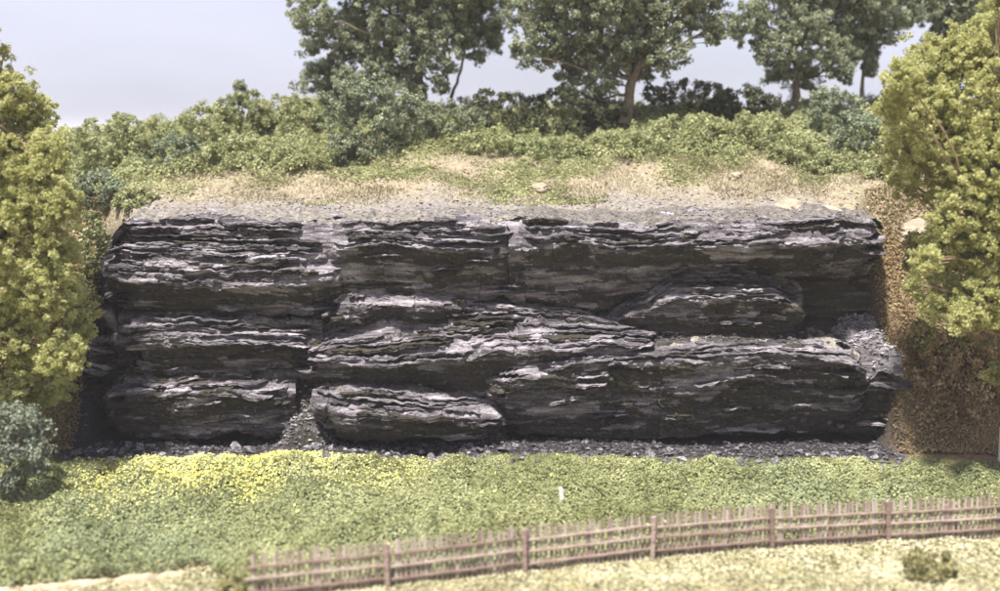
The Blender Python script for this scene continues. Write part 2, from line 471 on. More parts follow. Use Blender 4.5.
def ledge(label, pts, Y, run_top=.8, run_bot=.7, back=2.6, dip=0.0, seed=1, plates=14, endL=.9, thick=(.05, .16),
          low_plates=3, strata=.26, Yend=None, long=(1.2, 6.0), proud=(.0, .28), rough=.11, pale=.64, ends=(1.2, 1.2)):
    """a bedded rock mass: stepped weathered top, nose, undercut lower face; thin rock layers as parts"""
    top = np.array([at(p[0], p[1], Y + run_top) for p in pts])
    nose = np.array([at(p[0], p[2], Y) for p in pts])
    bot = np.array([at(p[0], p[3], Y + run_bot * .8) for p in pts])
    X = nose[:, 0]
    x0, x1 = X[0], X[-1]
    lr = random.Random(seed)
    plates = int(plates * 1.5)
    run_bot = run_bot * 1.12
    def front(x):
        e = np.clip(np.minimum(x - x0, x1 - x) / endL, 0, 1)
        er = np.where(x - x0 < x1 - x, ends[0], ends[1])
        y = Y if Yend is None else Y + (Yend - Y) * (x - x0) / (x1 - x0)
        big = noise(np.floor(x * .55 + .5 * noise(x * .5, 3, 0, seed)), .5, 0, seed + 3)
        return y + (1 - np.sqrt(1 - (1 - e) ** 2 + 1e-9)) * er + .14 * big + .26 * fbm(x * .4, 1.7, 0, seed + 5, 3)
    zt = lambda x: np.interp(x, X, top[:, 2]) + .07 * fbm(x * 1.1, 2.2, 0, seed + 6, 4)
    zn = lambda x: np.interp(x, X, nose[:, 2]) + .12 * fbm(x * .8, 4.1, 0, seed + 7, 3)
    zb = lambda x: np.interp(x, X, bot[:, 2]) + .17 * fbm(x * .8, 8.4, 0, seed + 8, 5)
    root = empty('rock_ledge', ((x0 + x1) / 2, Y + .8, float(np.min(bot[:, 2]))))
    tag(root, label, 'rock ledge', 'dark bedded rock ledges')
    org = root.location
    bed = layers(seed)
    nx = max(24, int((x1 - x0) / .055))
    x = np.linspace(x0, x1, nx)
    n1 = max(10, int(np.mean(top[:, 2] - nose[:, 2]) / .036)); n2 = max(12, int(np.mean(nose[:, 2] - bot[:, 2]) / .045))
    rows, Q = [], []
    f, a, b, c = front(x), zt(x), zn(x), zb(x)
    rows.append((f * 0 + Y + back + 1.2, a + .30)); Q.append(-.2)
    for k, (dy, dz) in enumerate(((1.5, .20), (1.3, .17), (1.1, .145), (.9, .115), (.75, .09), (.6, .07), (.45, .05), (.3, .03), (.15, .015))):
        rows.append((f + run_top + dy, a + dz)); Q.append(-.1)
    for i in range(n1):
        q = i / n1
        rows.append((f + run_top * (1 - q) ** 1.2, a + (b - a) * q)); Q.append(q)
    for i in range(n2 + 1):
        q = i / n2
        rows.append((f + run_bot * (q ** 1.2), b + (c - b) * q)); Q.append(1 + q)
    rows.append((f * 0 + Y + back, c - .02)); Q.append(2)
    RY = np.stack([r[0] for r in rows]); RZ = np.stack([r[1] for r in rows]); RX = np.broadcast_to(x, RY.shape).copy()
    Q = np.array(Q)[:, None]
    w = np.where(Q < 0, .35, 1.0) * np.ones_like(RY); w[0] = 0; w[-1] = 0
    zz = RZ - dip * RX + .10 * fbm(RX * .3, RZ * .3, 0, seed + 11, 3)
    lay = np.searchsorted(bed, zz.ravel()).reshape(zz.shape).astype(float)
    slow = noise(RX * .28, lay * 7.3, 0, seed + 13)
    blk = blocks(RX, lay, seed + 14) * 2 - 1
    amp = strata * np.where(Q < 1, 1.0, .55)
    ej = np.clip((np.minimum(RX - x0, x1 - RX) - .9 * _hash(lay, lay * 0 + 9, lay * 0, seed)) / endL, 0, 1)
    e0 = np.clip(np.minimum(RX - x0, x1 - RX) / endL, 0, 1)
    ragged = (np.sqrt(1 - (1 - e0) ** 2 + 1e-9) - np.sqrt(1 - (1 - ej) ** 2 + 1e-9)) * np.where(RX - x0 < x1 - RX, ends[0], ends[1])
    RY = RY + w * ragged * np.where(Q < 0, 0, .8)
    RY = RY - w * (amp * (.85 * slow + .36 * blk) + rough * ridged(RX * .8, RY * .9, RZ * 1.9, seed + 15, 5) * .8 + .035 * noise(RX * 9, RY * 9, RZ * 11, seed + 19))
    RZ = RZ + w * (.035 * fbm(RX * 2.4, RY * 2.4, RZ * 3, seed + 16, 3)) + np.where((Q > -.15) & (Q < .1), 1, 0) * .075 * ridged(RX * 1.5, RY * 1.5, 0, seed + 18, 3)
    RX = RX + w * .06 * fbm(RX * 2.5, RZ * 4, 0, seed + 17, 3)
    co = np.stack([RX.ravel(), RY.ravel(), RZ.ravel()], 1)
    fc = grid_faces(*RY.shape)
    me = mesh_np('ledge_core', local(co, org), fc, False)
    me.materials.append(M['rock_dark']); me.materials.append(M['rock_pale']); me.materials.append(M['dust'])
    # weathered bleached beds over dark mossy ones, whose colour also carries undercut shade
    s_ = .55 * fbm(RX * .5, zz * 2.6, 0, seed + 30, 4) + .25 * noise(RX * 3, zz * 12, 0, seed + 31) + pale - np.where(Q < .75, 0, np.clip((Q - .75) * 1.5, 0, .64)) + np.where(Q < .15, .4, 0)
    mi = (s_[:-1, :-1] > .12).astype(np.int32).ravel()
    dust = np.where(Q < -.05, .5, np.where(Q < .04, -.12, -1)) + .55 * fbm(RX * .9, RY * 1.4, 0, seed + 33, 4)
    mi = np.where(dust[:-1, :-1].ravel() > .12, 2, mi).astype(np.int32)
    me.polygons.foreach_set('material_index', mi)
    link('core', me, None, root)
    # crumbled bits lying on the shelf
    up = np.argwhere(((Q > -.11) & (Q < .3) & (np.abs(RX - (x0 + x1) / 2) < (x1 - x0) * .47)))
    sel = np.array([up[lr.randrange(len(up))] for _ in range(int((75 if pts[0][1] < 280 else 60) * (x1 - x0)))])
    SP = np.stack([RX[sel[:, 0], sel[:, 1]], RY[sel[:, 0], sel[:, 1]] + .04, RZ[sel[:, 0], sel[:, 1]] - .015], 1)
    st = link('debris', stones_joined('ledge_debris', local(SP, org), np.random.default_rng(seed).uniform(.02, .15, len(SP)), seed, None), M['stone'], root)
    st['kind'] = 'stuff'
    for k in range(plates + low_plates):
        low = k >= plates
        ln = min(lr.uniform(*long) * lr.choice([.5, .8, 1]), (x1 - x0) * .7)
        if low: ln = min(lr.uniform(.5, 1.8), (x1 - x0) * .4)
        xa = lr.uniform(x0 + .15, x1 - ln - .15)
        n = max(10, int(ln / .05))
        px_ = np.linspace(xa, xa + ln, n)
        u = np.linspace(0, 1, n)
        lens = np.clip(np.minimum(u * lr.uniform(3, 14), (1 - u) * lr.uniform(3, 14)), 0.03, 1) ** .7
        th = lr.uniform(*thick) * lr.choice([.55, .8, 1.1]) * lens * (1 + .5 * noise(np.floor(px_ * 2.2), k, 0, seed + 20))
        q = min(.98, (k + lr.random()) / plates) if not low else 0
        f = front(px_)
        if not low:
            yy = f + run_top * (1 - q) ** 1.2
            zc = zt(px_) + (zn(px_) - zt(px_)) * q + .02
        else:
            ql = lr.uniform(.1, .75)
            yy = f + run_bot * ql ** 1.2
            zc = zn(px_) + (zb(px_) - zn(px_)) * ql
        zc = zc + (px_ - px_.mean()) * (dip + lr.uniform(-.025, .025)) + .02 * fbm(px_ * .9, k, 0, seed + 21, 3)
        fr = lr.uniform(1.2, 3.5)
        seg = noise(np.floor(px_ * fr + .4 * noise(px_ * 3, k, 0, seed)), k, 0, seed + 22)
        yfp = yy - lr.uniform(*proud) * lens - .10 * seg + .13 * fbm(px_ * 1.8, k, 0, seed + 23, 5) + (1 - lens) * .3 - strata * .4
        prof = [(1.1, .62), (.5, .55), (.16, .5), (.03, .46), (0, .3), (.03, -.1), (.0, -.2), (.06, -.46), (.3, -.5), (1.1, -.5)]
        PY = np.stack([yfp + d for d, _ in prof]); PZ = np.stack([zc + th * h for _, h in prof]); PX = np.broadcast_to(px_, PY.shape).copy()
        wv = np.array([0, .6, 1, 1, 1, 1, 1, 1, .6, 0])[:, None]
        PY = PY + wv * .05 * fbm(PX * 6, PZ * 16, 0, seed + 24 + k, 3)
        PZ = PZ + wv * .03 * fbm(PX * 5, PY * 5, 0, seed + 25 + k, 3)
        co = np.stack([PX.ravel(), PY.ravel(), PZ.ravel()], 1)
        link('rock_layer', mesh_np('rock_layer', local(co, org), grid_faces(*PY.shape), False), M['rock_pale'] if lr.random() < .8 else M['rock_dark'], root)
    return root

# px, top edge, nose, bottom edge
ledge('thick upper left rock ledge of many pale stepped layers with slanting end',
      [(84, 262, 274, 305), (100, 240, 276, 306), (120, 219, 282, 312), (180, 219, 288, 318), (250, 219, 284, 318), (338, 221, 280, 312)],
      .15, run_top=1.25, run_bot=.8, seed=101, plates=26, endL=1.0, ends=(2.2, .5), dip=-.03, low_plates=2, thick=(.07, .2))
ledge('upper middle rock ledge between stepped left ledge and vertical crack',
      [(312, 222, 250, 312), (380, 222, 246, 306), (450, 221, 250, 302), (526, 221, 252, 302)],
      .42, run_top=.75, run_bot=.75, seed=120, plates=14, endL=.35, ends=(.3, .35), low_plates=6, thick=(.05, .15))
ledge('long upper right rock ledge overhanging a deep dark hollow',
      [(508, 221, 243, 303), (600, 222, 246, 308), (660, 222, 247, 282), (760, 219, 246, 274), (860, 219, 244, 274), (888, 224, 248, 278), (905, 236, 256, 284)],
      .32, run_top=.7, run_bot=1.2, seed=140, plates=20, endL=.8, ends=(.3, 2.2), low_plates=5, dip=.012)
ledge('blocky rock ledge sandwiched midway down the left end',
      [(108, 318, 345, 374), (150, 313, 346, 378), (230, 318, 342, 374), (318, 326, 347, 372)],
      .1, run_top=.7, run_bot=.75, seed=160, plates=12, endL=.3, ends=(.9, .6), low_plates=3)
ledge('low rock ledge resting on the ground at the left end',
      [(88, 393, 402, 432), (120, 380, 402, 438), (200, 376, 398, 440), (292, 374, 396, 438)],
      -.5, run_top=1.0, run_bot=.6, seed=180, plates=12, endL=.8, ends=(1.2, .7), low_plates=4, dip=.01)
ledge('long middle rock ledge with pointed left nose and wavy layers',
      [(283, 345, 362, 378), (330, 322, 362, 392), (400, 306, 362, 396), (460, 304, 358, 398), (540, 310, 350, 398), (600, 318, 350, 392), (672, 332, 348, 380)],
      -.32, run_top=1.6, run_bot=.9, seed=200, plates=30, endL=.8, low_plates=3, dip=.035, thick=(.06, .19), long=(1.5, 6))
ledge('massive lower right rock ledge with a pale top edge and broad olive face',
      [(486, 366, 384, 424), (520, 356, 376, 436), (600, 348, 364, 440), (700, 345, 360, 440), (800, 343, 356, 436), (850, 346, 362, 430), (884, 362, 384, 420)],
      -.68, run_top=1.0, run_bot=.95, seed=220, plates=18, endL=1.0, ends=(.7, 2.0), low_plates=12, dip=.02, thick=(.05, .16))
ledge('short pale topped rock ledge at ground level below the middle one',
      [(308, 389, 398, 430), (350, 387, 412, 438), (420, 391, 418, 440), (506, 404, 424, 440)],
      -.82, run_top=1.0, run_bot=.5, seed=240, plates=15, endL=.35, ends=(.7, .5), low_plates=2, dip=-.02)
ledge('recessed rock ledge tucked in the hollow under the upper right one',
      [(612, 318, 326, 338), (646, 296, 310, 340), (676, 276, 296, 342), (740, 274, 298, 342), (780, 279, 304, 342), (812, 292, 314, 342)],
      .5, run_top=.7, run_bot=.6, back=2.2, seed=260, plates=10, endL=.4, ends=(.4, .9), low_plates=4, strata=.22)
ledge('crumbly grey rock knob above the left end of the middle ledge',
      [(316, 312, 320, 334), (345, 294, 312, 330), (385, 286, 308, 322), (440, 290, 308, 322), (486, 300, 312, 324)],
      .75, run_top=.55, run_bot=.3, back=1.6, seed=280, plates=9, endL=.5, low_plates=2, strata=.3, rough=.2, long=(.4, 1.2), thick=(.06, .2))

ledge('rock shoulder coloured dark for the shade under the scree at the right end',
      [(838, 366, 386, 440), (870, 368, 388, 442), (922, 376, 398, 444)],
      .22, run_top=.5, run_bot=.5, back=2.2, seed=300, plates=3, endL=.5, low_plates=3, pale=.0)  # few pale beds: the shade below the scree is in the rock colour
ledge('rock stub coloured dark for the shade by the left feathery tree',
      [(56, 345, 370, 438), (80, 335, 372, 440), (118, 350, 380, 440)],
      .9, run_top=.5, run_bot=.4, back=2.2, seed=320, plates=3, endL=.5, low_plates=2, pale=-.1)  # dark beds stand in for the shade at this end

# ------------------------------------------------------------------ loose stones
# rubble line along the foot of the ledges: the bigger ones singly, the grit as one mass
def foot_point(r):
    x = r.uniform(XL - .2, XR + .3)
    y = -1.1 + r.gauss(0, .36) - .2 * float(noise(x * .35, 5, 0, 61))
    return x, y
FOOT = [(-20, 'low left ledge'), (-6.0, 'gap beside the low left ledge'), (-5.2, 'short pale topped ledge'), (.2, 'left half of the massive right ledge'), (5.6, 'right half of the massive right ledge'), (11.4, 'bank with the brown scrub')]
r = random.Random(5)
bigs = []
for i in range(420):
    x, y = foot_point(r)
    s = r.uniform(.15, .30) if r.random() < .8 else r.uniform(.3, .52)
    if any((x - a) ** 2 + (y - b) ** 2 < (.5 * (s + c)) ** 2 for a, b, c in bigs):
        continue
    bigs.append((x, y, s))
for i, (x, y, s) in enumerate(bigs):
    o = link('loose_stone', STONES[i % len(STONES)], None)
    o.location = (x, y, float(hgt(x, y)) - .02)
    o.rotation_euler = (0, 0, r.uniform(0, 6.28))
    o.scale = (s * r.uniform(.9, 1.3), s, s * r.uniform(.9, 1.4))
    where = [n for x_, n in FOOT if x >= x_][-1]
    tag(o, ('small grey angular stone' if s < .3 else 'larger grey angular stone') + ' in the rubble below the ' + where, 'stone', 'stones along the foot of the ledges')
P, S = [], []
for i in range(5500):
    x, y = foot_point(r)
    s = r.uniform(.04, .09) if r.random() < .7 else r.uniform(.09, .2)
    P.append((x, y + r.uniform(-.25, 1.3), 0)); S.append(s)
P = np.array(P); P[:, 2] = hgt(P[:, 0], P[:, 1]) - .01
tag(link('rubble', stones_joined('rubble', P, S, 3, None), M['stone']), 'fine grey rubble and grit strewn along the foot of the rock ledges', 'rubble', None, 'stuff')

# crumbly debris lying on shelves
def debris(label, area, n, size, seed):
    rr = random.Random(seed); P, S = [], []
    for i in range(n):
        px, py, Y = area(rr)
        p = at(px, py, Y)
        P.append(p - np.array([0, 0, .03])); S.append(rr.uniform(*size))
    o = link('debris', stones_joined('debris', np.array(P), S, seed, None), M['stone'])
    tag(o, label, 'debris', None, 'stuff')
def heap(label, x0, x1, y0, y1, base, seed, tx, ty, mat='rock_dark'):
    """sloping bed of scree: heightfield patch with stones over it"""
    nx, ny = 60, 30
    U, V = np.meshgrid(np.linspace(0, 1, nx), np.linspace(0, 1, ny))
    Xg = x0 + (x1 - x0) * U; Yg = y0 + (y1 - y0) * V
    ed = np.minimum(np.minimum(U, 1 - U) * 4, V * 5) + .35 * fbm(Xg * 1.6, Yg * 1.6, 0, seed + 1, 3)
    Zg = base + tx(U) + ty(V) + .13 * fbm(Xg * 1.7, Yg * 1.7, 0, seed, 4) - .75 * (1 - sm(ed))
    root = empty('scree_slope', ((x0 + x1) / 2, (y0 + y1) / 2, base))
    tag(root, label, 'scree', None)
    co = np.stack([Xg.ravel(), Yg.ravel(), Zg.ravel()], 1)
    link('bed', mesh_np('scree_bed', local(co, root.location), grid_faces(ny, nx), False), M[mat], root)
    rr = np.random.default_rng(seed); k = rr.integers(0, nx * ny, 700)
    P = co[k] + rr.normal(0, .05, (700, 3)) * np.array([1, 1, .2])
    st = link('grit', stones_joined('scree_grit', local(P, root.location), rr.uniform(.04, .17, 700), seed, None), M['stone'], root)
    st['kind'] = 'stuff'
zr = at(880, 372, .2)[2]
heap('pale grey scree slope spilling from the hollow at the right end', at(834, 350, .6)[0], at(903, 350, .6)[0], .35, 2.4, zr + .22, 77, lambda u: .3 * u, lambda v: 1.2 * v, 'rock_pale')
zr = at(690, 342, .4)[2]
heap('crumbled dark scree on the shelf below the recessed ledge', at(590, 335, .6)[0], at(850, 335, .6)[0], .1, 1.6, zr - .1, 78, lambda u: 0 * u, lambda v: .42 * v)
zr = at(300, 440, -.2)[2]
heap('dark scree fan in the gap beside the low left ledge', at(278, 430, -.2)[0], at(335, 430, -.2)[0], -.7, 1.2, zr - .2, 79, lambda u: .2 * u, lambda v: 1.7 * v)
# small stones lying on the top of the ledges and on the dry slope
for px, py, sz, label in ((305, 223, (1.25, .7, .28), 'flat dark slab lying on top of the stepped left ledge'),
                          (206, 209, (.95, .6, .30), 'dark flat rock lying in grey grit behind the stepped left ledge'),):
    p = hit(px, py + 4)
    if p[2] < 6.5: p = at(px, py + 4, 1.6)
    o = link('flat_rock', STONES[2].copy(), None); o.data.materials.clear(); o.data.materials.append(M['rock_dark'])
    o.location = tuple(p - np.array([0, 0, .05])); o.scale = sz
    tag(o, label, 'rock')

# ------------------------------------------------------------------ foliage
def leaf_quads(C, N, size, r, aspect=1.5, tint=None, jitter=.8):
    """C (n,3) centres, N (n,3) preferred normals -> rhombic leaves"""
    n = len(C)
    nr = N + r.normal(0, jitter, (n, 3)); nr /= np.linalg.norm(nr, axis=1)[:, None] + 1e-9
    t = r.normal(0, 1, (n, 3)); t -= nr * np.sum(t * nr, 1)[:, None]; t /= np.linalg.norm(t, axis=1)[:, None] + 1e-9
    b = np.cross(nr, t)
    s = (size * r.uniform(.6, 1.4, n))[:, None]
    bend = nr * s * .18
    v = np.stack([C - t * s * aspect * .5 - bend, C - b * s * .5 + t * s * .08, C + t * s * aspect * .5 - bend, C + b * s * .5 + t * s * .08], 1).reshape(-1, 3)
    f = np.arange(4 * n).reshape(n, 4)
    return v, f

def clump_leaves(cent, rad, per, size, r, flat=.85, up=.25, spread=.25):
    """leaves spread through small clumps; returns centres, normals, tint"""
    m = len(cent)
    d = r.normal(0, 1, (m * per, 3)); d /= np.linalg.norm(d, axis=1)[:, None]
    rr = (r.uniform(0, 1, m * per) ** .45)
    idx = np.repeat(np.arange(m), per)
    off = d * (rad[idx] * rr)[:, None]; off[:, 2] *= flat
    C = cent[idx] + off
    N = d + np.array([0, 0, up])
    ct = r.normal(0, .16, m)
    T = np.clip(.5 + ct[idx] + r.normal(0, spread * .7, m * per), 0, 1)
    return C, N, T

def foliage(name, parent, cent, rad, per, size, mat, seed, **kw):
    r = np.random.default_rng(seed)
    C, N, T = clump_leaves(np.asarray(cent, float), np.asarray(rad, float), per, size, r, **kw)
    v, f = leaf_quads(C, N, size, r)
    org = parent.location if parent else (0, 0, 0)
    return link(name, mesh_np(name, local(v, org), f, False, T), mat, parent)

def tube(path, radii, seg=8, wob=.0, seed=0):
    path = np.asarray(path, float); n = len(path)
    V = []
    for i in range(n):
        d = path[min(i + 1, n - 1)] - path[max(i - 1, 0)]
        d = d / (np.linalg.norm(d) + 1e-9)
        a = np.cross(d, [0.31, .9, .2]); a /= np.linalg.norm(a); b = np.cross(d, a)
        for k in range(seg):
            t = 2 * math.pi * k / seg
            rr = radii[i] * (1 + wob * float(noise(k * 1.7, i * .6, 0, seed)))
            V.append(path[i] + a * math.cos(t) * rr + b * math.sin(t) * rr)
    Fc = []
    for i in range(n - 1):
        for k in range(seg):
            Fc.append((i * seg + k, i * seg + (k + 1) % seg, (i + 1) * seg + (k + 1) % seg, (i + 1) * seg + k))
    return np.array(V), np.array(Fc)

def join(parts):
    V, Fc, o = [], [], 0
    for v, f in parts:
        V.append(v); Fc.append(f + o); o += len(v)
    return np.concatenate(V), np.concatenate(Fc)

def wander(a, b, n, amp, r):
    a, b = np.asarray(a, float), np.asarray(b, float)
    t = np.linspace(0, 1, n)[:, None]
    p = a + (b - a) * t
    w = np.cumsum(r.normal(0, 1, (n, 3)), 0) * amp / math.sqrt(n)
    w -= w[0] + (w[-1] - w[0]) * t
    return p + w * np.sin(np.linspace(0, math.pi, n))[:, None] ** .5

def bush(label, px, py, rx, rz, Y, kind, seed, size=.075, cr=.19, per=44, name='bush', cat='bush', group='bushes on the hillside', depth=.8, stems=4, dens=1.0, base=None):
    """px, py, rx, rz: place and half size seen in the photo at depth Y"""
    r = np.random.default_rng(seed)
    c = at(px, py, Y)
    s = np.linalg.norm(at(px + 1, py, Y) - c)
    RX, RZ = rx * s, rz * s
    RY = RX * depth if RX * depth < 2.2 else 2.2
    g = float(hgt(c[0], c[1])) if base is None else base
    zlow = max(c[2] - RZ, min(g, c[2] - RZ * .3))
    root = empty(name, (c[0], c[1], min(g, zlow)))
    tag(root, label, cat, group)
    m = int(dens * 14 + dens * 9.5 * (RX * RZ + RX * RY * .5 + RY * RZ) / (cr * cr) * .1)
    d = r.normal(0, 1, (m, 3)); d /= np.linalg.norm(d, axis=1)[:, None]
    q = r.uniform(.45, 1.0, m) ** .5
    lump = 1 + .28 * noise(d[:, 0] * 2 + seed, d[:, 1] * 2, d[:, 2] * 2, seed)
    cent = c + d * np.array([RX - cr * .5, RY - cr * .5, max(RZ - cr * .4, .1)]) * (q * lump)[:, None]
    gz = hgt(cent[:, 0], cent[:, 1]) if base is None else np.full(m, g)
    cent[:, 2] = np.maximum(cent[:, 2], gz + .12)
    rad = cr * r.uniform(.6, 1.35, m)
    foliage('foliage', root, cent, rad, per, size, L[kind], seed + 1)
    # drooping / upright stems
    for k in range(stems):
        e = cent[r.integers(m)]
        p0 = np.array([c[0] + r.normal(0, RX * .15), c[1] + r.normal(0, .1), min(g, zlow) - .05])
        v, f = tube(wander(p0, e, 7, .12, r), np.linspace(.05, .015, 7), 5)
        link('stem', mesh_np('stem', local(v, root.location), f, True), M['twig'], root)
    return root

def tree(label, base, trunk_top, lobes, Y, kind, seed, trunk_r=.2, name='tree', size=.082, cr=.23, per=44, dens=.78, limb_r=.07, group=None, spread_y=1.0, bark='bark', trunk_mid=None, cat='tree', flat=.85, basez=None):
    """lobes: (px, py, radius px [, dY]) of the foliage masses"""
    r = np.random.default_rng(seed)
    b = at(base[0], base[1], Y); t = at(trunk_top[0], trunk_top[1], Y)
    if basez is not None: b[2] = basez
    root = empty(name, b)
    tag(root, label, cat, group)
    org = root.location
    path = wander(b - np.array([0, 0, .25]), t, 11, .16, r)
    rad = trunk_r * np.linspace(1, .5, 11); rad[0] *= 1.5; rad[1] *= 1.2
    v, f = tube(path, rad, 10, .22, seed)
    link('trunk', mesh_np('trunk', local(v, org), f, True), M[bark], root)
    CC, RR = [], []
    for j, lb in enumerate(lobes):
        lpx, lpy, lr_ = lb[:3]; dY = lb[3] if len(lb) > 3 else r.uniform(-.9, .9) * spread_y
        c = at(lpx, lpy, Y + dY)
        R = lr_ * (Y + dY - CY) / F
        m = int(dens * 8.5 * (R / cr) ** 2 * .8) + 3
        d = r.normal(0, 1, (m, 3)); d /= np.linalg.norm(d, axis=1)[:, None]
        q = r.uniform(.2, 1.0, m) ** .5 * (1 + .35 * noise(d[:, 0] * 2.2 + j * 3, d[:, 1] * 2.2, d[:, 2] * 2.2, seed)) * np.where(r.random(m) < .16, r.uniform(1.1, 1.45, m), 1)
        cent = c + d * (q * R)[:, None]
        CC.append(cent); RR.append(cr * r.uniform(.5, 1.25, m))
        # limb from the trunk into the lobe with twigs
        st = path[int(r.integers(6, 11))] if c[2] > path[6][2] else path[int(r.integers(3, 7))]
        parts = []
        lp = wander(st, c, 8, .25, r)
        k0 = limb_r * r.uniform(.7, 1.1)
        parts.append(tube(lp, np.linspace(k0, k0 * .35, 8), 6))
        for q_ in range(4):
            e = cent[r.integers(m)]
            parts.append(tube(wander(lp[int(r.integers(3, 8))], e, 6, .12, r), np.linspace(k0 * .4, .01, 6), 5))
        v, f = join(parts)
        link('limb', mesh_np('limb', local(v, org), f, True), M[bark], root)
    foliage('crown', root, np.concatenate(CC), np.concatenate(RR), per, size, L[kind], seed + 1, flat=flat)
    return root

# --- oaks on the crest
G = 'trees along the crest'
tree('broad dark oak with straight trunk rising behind the blue-green bush', (422, 105), (421, 30),
     [(312, 12, 24), (330, 52, 26), (318, 78, 18), (352, 30, 22), (375, 45, 24), (400, 20, 30), (392, 66, 20), (430, 45, 30), (440, 12, 32), (415, 88, 13), (360, -10, 30), (410, -40, 48), (450, -30, 36), (365, -50, 40), (325, -28, 26), (420, -85, 40), (440, 84, 10), (345, 80, 14), (332, 96, 16), (356, 100, 16), (385, 90, 15), (370, 74, 14)],
     12.0, 'oak', 301, trunk_r=.22, group=G)
tree('slender leaning tree with small crown beside the straight-trunked oak', (449, 101), (470, 35),
     [(482, 20, 22), (462, 38, 16), (492, 38, 13), (466, 2, 24), (492, -6, 18), (478, 56, 9), (480, -30, 26)],
     13.5, 'oak', 302, trunk_r=.075, limb_r=.05, group=G)
tree('spreading oak with leaning pale trunk above the light green mound', (625, 118), (641, 55),
     [(530, 10, 26), (548, 38, 24), (522, 52, 12), (575, 25, 28), (580, 60, 24), (610, 40, 30), (640, 30, 28), (640, 66, 18), (665, 52, 22), (600, 82, 18), (570, 90, 13), (590, 105, 12), (668, 15, 28), (700, 12, 22), (715, 30, 16), (610, -20, 45), (660, -25, 45), (560, -22, 38), (635, -65, 42), (706, -18, 28)],
     11.0, 'oak', 303, trunk_r=.24, group=G)
tree('dark oak with thin straight trunk left of the grey-green bush', (797, 100), (792, 20),
     [(755, 20, 22), (772, 48, 22), (800, 30, 28), (830, 20, 28), (828, 55, 24), (790, 70, 16), (850, 45, 22), (775, 74, 10), (738, 32, 12), (860, 20, 24), (810, 78, 12), (845, 74, 11), (790, -15, 36), (840, -20, 38), (815, -60, 42), (875, -8, 24)],
     13.0, 'oak', 304, trunk_r=.15, group=G)
tree('short slim oak just behind the right yellow-green tree', (862, 98), (868, 30),
     [(882, 22, 20), (868, 50, 14), (900, 10, 20), (890, -12, 22), (870, 70, 8)],
     14.0, 'oak', 305, trunk_r=.10, limb_r=.05, group=G)
tree('dark oak crown showing over the right yellow-green tree', (952, 110), (950, 10),
     [(925, 6, 16), (945, 22, 18), (960, 6, 18), (985, 0, 20), (950, -20, 28), (985, -30, 28), (965, 50, 30)],
     14.5, 'oak', 306, trunk_r=.14, group=G)

# --- the two feathery trees framing the rocks
tree('tall feathery yellow-green tree at the left end of the rock ledges', (-22, 445), (-12, 120),
     [(12, 92, 24), (38, 112, 20), (10, 130, 34), (44, 150, 22), (25, 185, 40), (62, 205, 20), (15, 235, 44), (58, 250, 24), (40, 285, 38), (75, 310, 20), (82, 328, 13), (25, 330, 44), (60, 355, 26), (20, 385, 32), (55, 390, 16), (4, 52, 6), (-30, 70, 30), (-45, 130, 45), (-50, 200, 55), (-55, 280, 55), (-50, 350, 50), (-12, 30, 10)],
     -2.6, 'yellowgreen', 310, trunk_r=.2, size=.055, cr=.165, per=52, dens=1.0, name='feathery_tree', group='feathery trees framing the rocks', spread_y=1.3, bark='twig', basez=-.15)
tree('big feathery yellow-green tree at the right end of the rock ledges', (1018, 452), (992, 90),
     [(992, 34, 26), (962, 52, 26), (930, 62, 28), (905, 78, 22), (1020, 50, 40), (893, 108, 16), (925, 112, 34), (968, 105, 42), (905, 150, 24), (945, 160, 40), (990, 165, 48), (905, 182, 14), (965, 215, 36), (1000, 235, 42), (942, 240, 20), (925, 262, 16), (960, 275, 30), (912, 286, 9), (935, 305, 15), (985, 300, 30), (960, 318, 14), (998, 372, 12), (1035, 120, 50), (1050, 190, 55), (1050, 270, 50), (1040, 340, 35), (1000, 0, 14)],
     -3.2, 'yellowgreen', 320, trunk_r=.2, size=.055, cr=.165, per=52, dens=1.0, name='feathery_tree', group='feathery trees framing the rocks', spread_y=1.3, bark='twig', basez=-.35)
bush('blue-green bushy shrub at the meadow edge under the left feathery tree', 8, 450, 46, 47, -4.2, 'sage', 330, size=.085, cr=.26, per=60, group='shrubs beside the meadow', dens=1.3)

